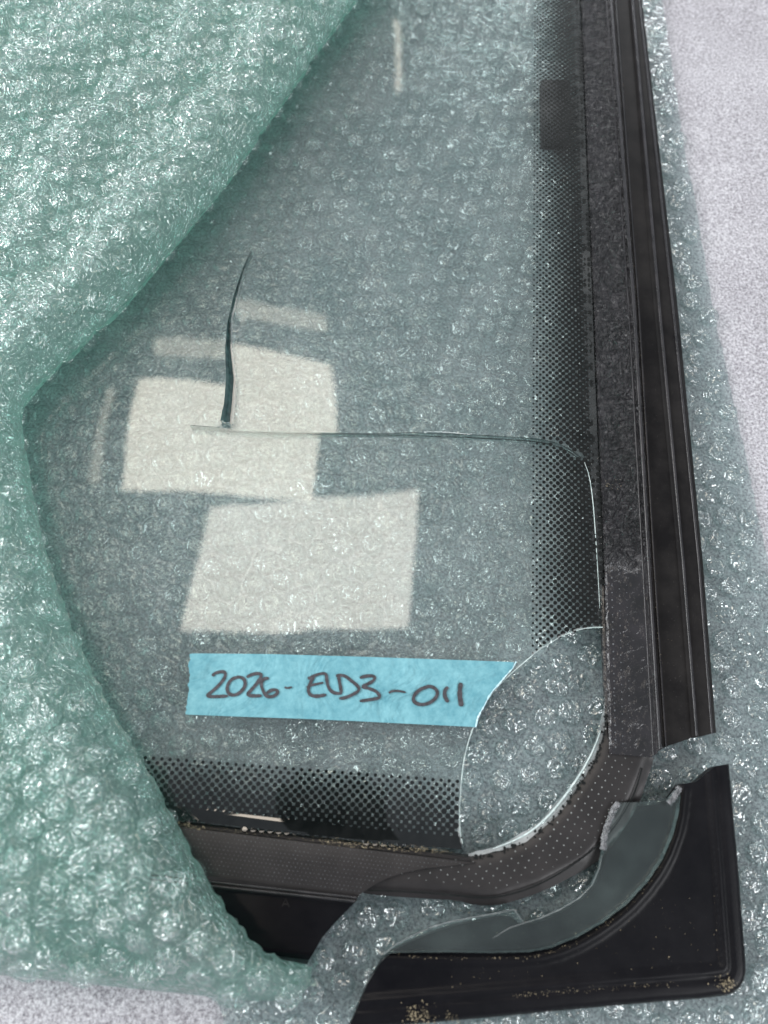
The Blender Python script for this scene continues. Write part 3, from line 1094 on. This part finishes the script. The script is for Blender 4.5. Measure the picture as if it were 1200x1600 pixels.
    # knobbly broken ends
    for nm, ln, wd in (('broken_end', [(942, 1328), (945, 1305), (951, 1285), (958, 1268), (966, 1254)], 2.4), ('broken_end', [(1044, 1256), (1052, 1247), (1058, 1237), (1062, 1230)], 2.2)):
        l2 = resample(px_poly(ln, 12.2), 0.0006, False)
        V, Fs = [], []
        K = 6
        for i, p0 in enumerate(l2):
            a, b = l2[max(0, i - 1)], l2[min(len(l2) - 1, i + 1)]
            d = (b - a).normalized(); nn = Vector((-d.y, d.x))
            for k in range(K + 1):
                s = k / K - 0.5
                q = p0 + nn * s * wd * MM * rr.uniform(0.75, 1.2)
                V.append((q.x, q.y, (12.4 + 0.9 * math.cos(s * math.pi) * rr.uniform(0.2, 1.1)) * MM))
        for i in range(len(l2) - 1):
            for k in range(K):
                q = i * (K + 1) + k
                Fs.append((q, q + K + 1, q + K + 2, q + 1))
        mesh_obj(nm, V, Fs, M['knobbly'], t, smooth=True)
    # hairline crack in the strip
    ln = px_poly([(770, 1466), (795, 1450), (819, 1442)], 12.6)
    V, Fs = ribbon(ln, [0.1 * MM, 0.25 * MM, 0.3 * MM], 12.7 * MM)
    mesh_obj('crack_line', V, Fs, M['rim'], body)


M['stripedge'] = solid_material('strip_edge', (0.03, 0.045, 0.045), (0.10, 0.13, 0.13), 0.2, 300, 0.2)
M['knobbly'] = solid_material('knobbly_glass', (0.02, 0.025, 0.026), (0.14, 0.14, 0.15), 0.12, 500, 0.8, 900, 0.0008, 0.9)
build_fragments()

# ------------------------------------------------------------------ tape with handwriting
def build_tape():
    t = empty('masking_tape', P(540, 1075, 12.1 * MM), 'torn strip of light blue masking tape with handwritten number on the glass', 'tape')
    rr = random.Random(4)
    TP = [(297, 1021), (360, 1021.5), (420, 1022), (560, 1026), (680, 1030), (804, 1034.5)]
    right = [(801, 1044), (790, 1056), (781, 1067), (771, 1078), (763, 1089), (757, 1102), (751, 1112), (746, 1122), (743, 1136)]
    bottom = [(650, 1131.5), (560, 1127), (470, 1123), (380, 1120), (290, 1116.5)]
    left = [(292, 1100), (295, 1085), (294, 1070), (297, 1055), (294.5, 1040), (297, 1030)]
    poly = px_poly(TP + right + bottom + left, 12.2)
    poly = resample(poly, 0.0012)
    a = np.array([tuple(p) for p in poly])
    rline = px_poly([(806, 1034)] + right, 12.2)
    near = dist_line(a, rline) < 0.0006
    lline = px_poly([(290, 1116.5)] + left + [(297, 1021)], 12.2)
    near |= dist_line(a, lline) < 0.0004
    poly = [p + (Vector((rr.uniform(-1, 1), rr.uniform(-1, 1))) * 0.00028 if n else Vector((0, 0))) for p, n in zip(poly, near)]

    def top(pts):
        return [Z_GLASS + 0.00022 + 0.00010 * (1 + fbm(p.x * 120, p.y * 120, 9.0, 2)) + 0.00012 * max(0.0, noise.noise((p.x * 60 + p.y * 90, p.y * 30, 4))) for p in pts]

    tp = slab('tape_strip', poly, [], 0.0012, top, lambda p: [Z_GLASS + 0.00012] * len(p), [M['tape']], t)
    # torn white fibres on the right end
    V, Fs = ribbon(resample(rline, 0.0008, False), [rr.uniform(0.2, 0.75) * MM for _ in resample(rline, 0.0008, False)], Z_GLASS + 0.00055)
    mesh_obj('torn_edge', V, Fs, M['torn'], t)
    # handwriting: strokes in zoomed crop coordinates
    A = lambda pts: [(280 + x / 4.286, 1010 + y / 4.286) for x, y in pts]
    B = lambda pts: [(540 + x / 4.286, 1010 + y / 4.286) for x, y in pts]
    strokes = [
        A([(224, 200), (234, 182), (262, 172), (295, 168), (312, 180), (304, 214), (270, 256), (224, 300), (182, 328), (210, 337), (260, 336), (326, 332)]),
        A([(388, 206), (350, 220), (325, 255), (320, 290), (334, 320), (366, 330), (405, 312), (438, 276), (444, 240), (430, 214), (402, 204), (384, 208)]),
        A([(452, 208), (475, 192), (510, 182), (545, 182), (551, 200), (530, 236), (490, 285), (450, 325), (495, 333), (552, 330)]),
        A([(600, 214), (574, 214), (552, 232), (550, 262), (562, 300), (582, 332), (612, 340), (645, 328), (662, 306), (650, 290), (620, 292), (586, 312)]),
        A([(706, 274), (724, 281), (756, 272)]),
        A([(862, 216), (880, 210), (905, 196), (940, 184), (974, 180), (986, 192), (990, 235), (998, 272), (1018, 302), (1050, 316), (1090, 314)]),
        A([(904, 198), (884, 232), (868, 270), (864, 300), (878, 328), (920, 336), (984, 324)]),
        A([(854, 274), (890, 258), (966, 243)]),
        A([(1066, 198), (1074, 240), (1082, 280), (1086, 312)]),
        A([(1050, 198), (1080, 192), (1115, 200)]) + B([(35, 228), (70, 255), (93, 280), (84, 302), (45, 324), (0, 344)]) + A([(1072, 350)]),
        B([(95, 212), (125, 201), (170, 196), (197, 204), (190, 228), (150, 252), (104, 270), (150, 280), (200, 298), (228, 326), (226, 346), (185, 354), (94, 367)]),
        B([(290, 314), (306, 300), (345, 297), (402, 308)]),
        B([(552, 270), (505, 284), (466, 316), (450, 350), (462, 378), (505, 393), (558, 382), (602, 350), (618, 314), (604, 284), (570, 268), (540, 270)]),
        B([(686, 272), (664, 292), (662, 325), (672, 352), (686, 374)]),
        B([(772, 244), (764, 290), (764, 335), (770, 370), (775, 402)]),
    ]
    widths = [1.15, 1.2, 1.2, 1.2, 0.8, 1.15, 1.25, 0.9, 1.2, 1.15, 1.15, 0.85, 1.25, 1.35, 1.7]
    V, Fs = [], []
    for si, (st, w) in enumerate(zip(strokes, widths)):
        l2 = resample(smooth_poly(px_poly(st, 12.5), 2, False), 0.0006, False)
        n = len(l2)
        ww = [w * MM * (0.55 + 0.45 * min(1, i / 3, (n - 1 - i) / 3)) * (0.88 + 0.24 * (0.5 + noise.noise((i * 0.25, si * 3.1, 0)))) for i in range(n)]
        v, f = ribbon(l2, ww, [Z_GLASS + 0.00062 + 0.00001 * si + 0.0000005 * i for i in range(n)])
        Fs += [tuple(len(V) + i for i in q) for q in f]
        V += v
    o = mesh_obj('handwriting', V, Fs, M['ink'], tp)
    o['label'] = 'black marker handwriting reading 2026-ELD3-011'


M['torn'] = solid_material('torn_tape_fibre', (0.32, 0.55, 0.62), (0.62, 0.76, 0.80), 0.8, 800, 0.5)
build_tape()

# ------------------------------------------------------------------ flap of bubble wrap folded over the left side
EDGE = [(640, -110), (555, 0), (510, 60), (462, 130), (420, 190), (372, 262), (330, 318), (285, 372), (235, 428), (185, 485), (120, 545), (70, 590), (38, 630), (33, 660),
        (42, 710), (55, 790), (75, 880), (105, 960), (140, 1040), (172, 1110), (215, 1175), (240, 1220), (272, 1280), (300, 1330), (330, 1385), (360, 1430), (392, 1470), (425, 1498), (462, 1510), (486, 1518)]
LOWER = [(484, 1540), (466, 1556), (430, 1562), (380, 1560), (330, 1554), (240, 1545), (150, 1535), (70, 1527), (0, 1520), (-150, 1505)]
CREASE = [(470, 1545), (400, 1547), (340, 1536), (260, 1510), (180, 1480), (100, 1444), (50, 1420), (0, 1396), (-150, 1330)]
OUT = [(-190, 1300), (-200, 700), (-200, -110)]
ZF = 21.0


def build_flap():
    root = empty('bubble_wrap_flap', P(100, 900, 13 * MM), 'crumpled green bubble wrap folded back over the left side of the window', 'bubble wrap')
    edge = smooth_poly(px_poly(EDGE, ZF), 2, False)
    lower = smooth_poly(px_poly(LOWER, 4), 2, False)
    crease = smooth_poly(px_poly(CREASE, 14), 2, False)
    rr = random.Random(13)
    # scalloped fold
    edge = resample(edge, 0.002, False)
    edge = [p + Vector((noise.noise((i * 0.35, 0, 0)), noise.noise((i * 0.35, 5, 0)))) * 0.0011 for i, p in enumerate(edge)]
    lower = resample(lower, 0.002, False)
    outer = edge + lower + px_poly(OUT, ZF)
    rim = edge + lower
    y_low = P(300, 1490, 0.012).y

    def height(pts, inner=0.0):
        a = np.array([tuple(p) for p in pts])
        de = dist_line(a, edge)
        dl = dist_line(a, lower)
        dc = dist_line(a, crease)
        z = np.empty(len(a))
        for k, (x, y) in enumerate(a):
            ql = min(1.0, dl[k] / 0.035)
            pl = math.sqrt(max(0.0, 1 - (1 - ql) ** 2))
            mid = 0.0040 + 0.0170 * pl
            if inner:
                q = min(1.0, de[k] / 0.009)
                prof = math.sqrt(max(0.0, 1 - (1 - q) ** 2))
                lo = 0.0135 if y > y_low else 0.0032
                z[k] = max(min(lo, mid), mid - 0.0085 * prof * pl + 0.0012 * fbm(x * 60, y * 60, 6.1, 2))
                continue
            q = min(1.0, de[k] / 0.020)
            prof = math.sqrt(max(0.0, 1 - (1 - q) ** 2))
            wob = 0.5 + 0.5 * fbm(x * 16, y * 16, 1.7, 2)
            h = (0.0120 + 0.007 * wob) * prof * pl
            # long folds running along the edge
            h += 0.0030 * prof * pl * math.sin(de[k] * 150 + 3.2 * noise.noise((x * 14, y * 14, 8)))
            h += 0.0018 * prof * pl * fbm(x * 75, y * 75, 4.4, 2) + 0.0009 * prof * pl * fbm(x * 210, y * 210, 7.7, 2)
            h -= 0.0045 * pl * math.exp(-(dc[k] / 0.005) ** 2)
            z[k] = mid + h
        return z

    extra = []
    for d in (0.0005, 0.0012, 0.0022, 0.0035, 0.005, 0.007):
        for i in range(1, len(rim) - 1):
            tn = (rim[i + 1] - rim[i - 1]).normalized()
            nn = Vector((tn.y, -tn.x))
            q = rim[i] + nn * d
            extra.append(q)
    ex = np.array([tuple(p) for p in extra])
    dd = dist_line(ex, rim)
    want = np.repeat((0.0005, 0.0012, 0.0022, 0.0035, 0.005, 0.007), len(rim) - 2)
    extra = [p for p, d, w in zip(extra, dd, want) if d > w * 0.92]
    v2, tris = region(outer, [], 0.0028, extra)
    z = height(v2)
    mesh_obj('film', [(p.x, p.y, q) for p, q in zip(v2, z)], tris, M['flap'], root)
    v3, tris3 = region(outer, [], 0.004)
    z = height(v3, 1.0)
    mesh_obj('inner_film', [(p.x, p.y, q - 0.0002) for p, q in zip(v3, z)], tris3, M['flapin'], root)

    variants = [bubble_mesh('bubble', M['flapbub'], s + 31, crush=0.55 + 0.06 * (s % 6), h=4.4) for s in range(16)]
    pitch = 10.6 * MM
    ang = math.radians(28)
    pts = []
    for j in range(-60, 61):
        for i in range(-60, 61):
            x, y = (i + 0.5 * (j % 2)) * pitch, j * pitch * 0.88
            pts.append((x * math.cos(ang) - y * math.sin(ang), x * math.sin(ang) + y * math.cos(ang)))
    pts = np.array(pts)
    ok = inside(pts, outer)
    pts = pts[ok]
    d = dist_line(pts, rim)
    pts = pts[d > 0.003]
    spots = []

    def add(x, y, inner, flip):
        e = 0.0006
        zs = height([(x, y), (x + e, y), (x, y + e)], inner)
        n = Vector((-(zs[1] - zs[0]) / e, -(zs[2] - zs[0]) / e, 1.0))
        p = Vector((x, y, zs[0] - 0.0001))
        px, py = to_px(p)
        j = 0.38 if py < 800 else 0.2
        n = Vector((n.x * 0.8 + rnd.uniform(-j, j), n.y * 0.8 + rnd.uniform(-j, j), n.z)).normalized()
        if -70 < px < 620 and -70 < py < 1640:
            spots.append((py - (5000 if flip else 0), frame(p, -n if flip else n, rnd.uniform(0, 6.28), rnd.uniform(0.86, 1.08), rnd.uniform(0.3, 0.95) if py < 800 else rnd.uniform(0.5, 1.0))))

    for x, y in pts:
        add(x, y, 0.0, False)
    # bubbles bulging out of the fold itself
    s = 0.0
    last = edge[0]
    for i in range(2, len(edge) - 2):
        s += (edge[i] - edge[i - 1]).length
        if s > 9.6 * MM:
            s = 0.0
            tn = (edge[i + 1] - edge[i - 1]).normalized()
            out = Vector((-tn.y, tn.x))
            if out.x < 0:
                out = -out
            z0 = float(height([tuple(edge[i])])[0]) - 0.0015 + rnd.uniform(-0.002, 0.002)
            if dist_line([tuple(edge[i])], lower)[0] < 0.02:
                continue
            px, py = to_px((edge[i].x, edge[i].y, z0))
            q = edge[i] - out * 0.0034
            spots.append((py + 100, frame(Vector((q.x, q.y, z0)), Vector((out.x, out.y, 0.75)), rnd.uniform(0, 6), rnd.uniform(0.8, 1.0), rnd.uniform(0.5, 0.8))))
    place_bubbles(root, spots, variants, 300, M['flapbub'], 'far_bubbles')


build_flap()

# ------------------------------------------------------------------ the phone that takes the picture (its reflection darkens the glass)
def build_phone():
    import bmesh
    bm = bmesh.new()
    bmesh.ops.create_cube(bm, size=1.0)
    for v in bm.verts:
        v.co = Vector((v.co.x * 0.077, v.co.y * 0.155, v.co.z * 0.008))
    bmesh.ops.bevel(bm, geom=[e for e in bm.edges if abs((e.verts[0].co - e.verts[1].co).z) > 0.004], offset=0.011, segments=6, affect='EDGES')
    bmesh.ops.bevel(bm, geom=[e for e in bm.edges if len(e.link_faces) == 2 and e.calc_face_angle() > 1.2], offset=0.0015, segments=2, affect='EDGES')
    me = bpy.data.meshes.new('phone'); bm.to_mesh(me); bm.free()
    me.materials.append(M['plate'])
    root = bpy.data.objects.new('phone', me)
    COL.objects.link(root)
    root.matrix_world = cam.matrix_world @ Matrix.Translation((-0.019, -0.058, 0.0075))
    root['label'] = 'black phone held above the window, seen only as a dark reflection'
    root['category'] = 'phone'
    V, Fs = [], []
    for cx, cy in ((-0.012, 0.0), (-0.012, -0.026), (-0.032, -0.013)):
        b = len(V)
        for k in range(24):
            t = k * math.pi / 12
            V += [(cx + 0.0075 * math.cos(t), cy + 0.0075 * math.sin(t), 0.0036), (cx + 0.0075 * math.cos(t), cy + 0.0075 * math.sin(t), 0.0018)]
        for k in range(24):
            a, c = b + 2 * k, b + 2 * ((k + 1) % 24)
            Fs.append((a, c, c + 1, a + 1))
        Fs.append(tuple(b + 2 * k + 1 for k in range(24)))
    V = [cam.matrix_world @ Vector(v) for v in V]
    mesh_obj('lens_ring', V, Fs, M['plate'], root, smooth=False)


build_phone()

# ------------------------------------------------------------------ dirt
def grains(name, label, spots, parent=None):
    V, Fs = [], []
    rr = random.Random(len(spots))
    for (x, y, z, r) in spots:
        b = len(V)
        ax = [Vector((rr.gauss(0, 1), rr.gauss(0, 1), rr.gauss(0, 1))).normalized() for _ in range(1)][0]
        for d in ((1, 0, 0), (-1, 0, 0), (0, 1, 0), (0, -1, 0), (0, 0, 1), (0, 0, -1)):
            v = Matrix.Rotation(rr.uniform(0, 3), 3, ax) @ (Vector(d) * r * rr.uniform(0.5, 1.3)) if False else Vector(d) * r * rr.uniform(0.45, 1.35)
            V.append((x + v.x + rr.uniform(-.3, .3) * r, y + v.y, z + v.z * 0.7))
        for f in ((0, 2, 4), (2, 1, 4), (1, 3, 4), (3, 0, 4), (2, 0, 5), (1, 2, 5), (3, 1, 5), (0, 3, 5)):
            Fs.append(tuple(b + i for i in f))
    o = mesh_obj(name, V, Fs, M['dirt'], parent, smooth=False)
    o['kind'] = 'stuff'
    o['label'] = label
    o['category'] = 'dirt'
    return o


def build_dirt():
    rr = random.Random(77)
    sp = []

    def along(pts, n, spread, z, rmin, rmax):
        ln = [Vector(p) for p in pts]
        for _ in range(n):
            k = rr.random() * (len(ln) - 1); q = int(k)
            c = ln[q].lerp(ln[q + 1], k - q)
            p = P(c.x + rr.gauss(0, spread), c.y + rr.gauss(0, spread * 0.6), z * MM)
            sp.append((p.x, p.y, p.z, (rmin + (rmax - rmin) * rr.random() ** 2.2) * 0.9 * MM))

    def blob(x, y, n, s, z, rmin, rmax):
        for _ in range(n):
            p = P(x + rr.gauss(0, s), y + rr.gauss(0, s * 0.7), z * MM)
            sp.append((p.x, p.y, p.z, (rmin * 0.4 + (rmax - rmin) * rr.random() ** 2) * 0.85 * MM))

    along([(276, 1286), (320, 1296)], 110, 4, 12.0, 0.08, 0.32)
    along([(320, 1294), (500, 1314)], 120, 4, 11.6, 0.06, 0.22)
    along([(500, 1314), (560, 1320), (640, 1326), (700, 1330)], 380, 5, 11.8, 0.08, 0.34)
    sp2 = list(sp); sp.clear()
    grains('dirt_crumbs', 'sandy dirt crumbs lying along the bottom edge of the glass', sp2)
    along([(620, 1494), (700, 1497), (830, 1496), (900, 1474)], 90, 3.0, 9.6, 0.08, 0.3)
    along([(900, 1474), (960, 1436), (1010, 1390), (1040, 1345)], 40, 3.0, 9.6, 0.08, 0.26)
    blob(655, 1588, 170, 12, 8.9, 0.15, 0.55)
    blob(705, 1590, 40, 8, 8.9, 0.15, 0.45)
    blob(1136, 1538, 120, 8, 8.9, 0.2, 0.6)
    along([(800, 1556), (900, 1548), (1060, 1537)], 130, 4, 9.2, 0.06, 0.3)
    for _ in range(260):
        p = P(rr.uniform(700, 1130), rr.uniform(1400, 1560), 8.2 * MM)
        sp.append((p.x, p.y, p.z, (0.03 + 0.2 * rr.random() ** 3) * MM))
    sp2 = list(sp); sp.clear()
    grains('dirt_crumbs', 'sandy dirt crumbs scattered on the broken black frame corner', sp2)
    # specks along the right-hand rail
    along([(968, 75), (997, 475), (1022, 875), (1039, 1150)], 120, 1.6, 8.6, 0.05, 0.22)
    blob(955, 757, 30, 6, 12.6, 0.1, 0.35)
    blob(1046, 1001, 4, 2, 8.3, 0.1, 0.3)
    sp2 = list(sp); sp.clear()
    grains('dirt_crumbs', 'fine pale specks caught in the right-hand rail groove', sp2)
    # tiny dark specks on the glass
    for _ in range(90):
        p = P(rr.uniform(190, 660), rr.uniform(520, 990), 12.05 * MM)
        sp.append((p.x, p.y, p.z, rr.uniform(0.04, 0.16) * MM))
    blob(432, 538, 14, 3.5, 12.0, 0.08, 0.25)
    o = grains('dust_specks', 'tiny dark dust specks on the clear glass above the tape', list(sp))
    o.data.materials[0] = M['fritgrey']


build_dirt()
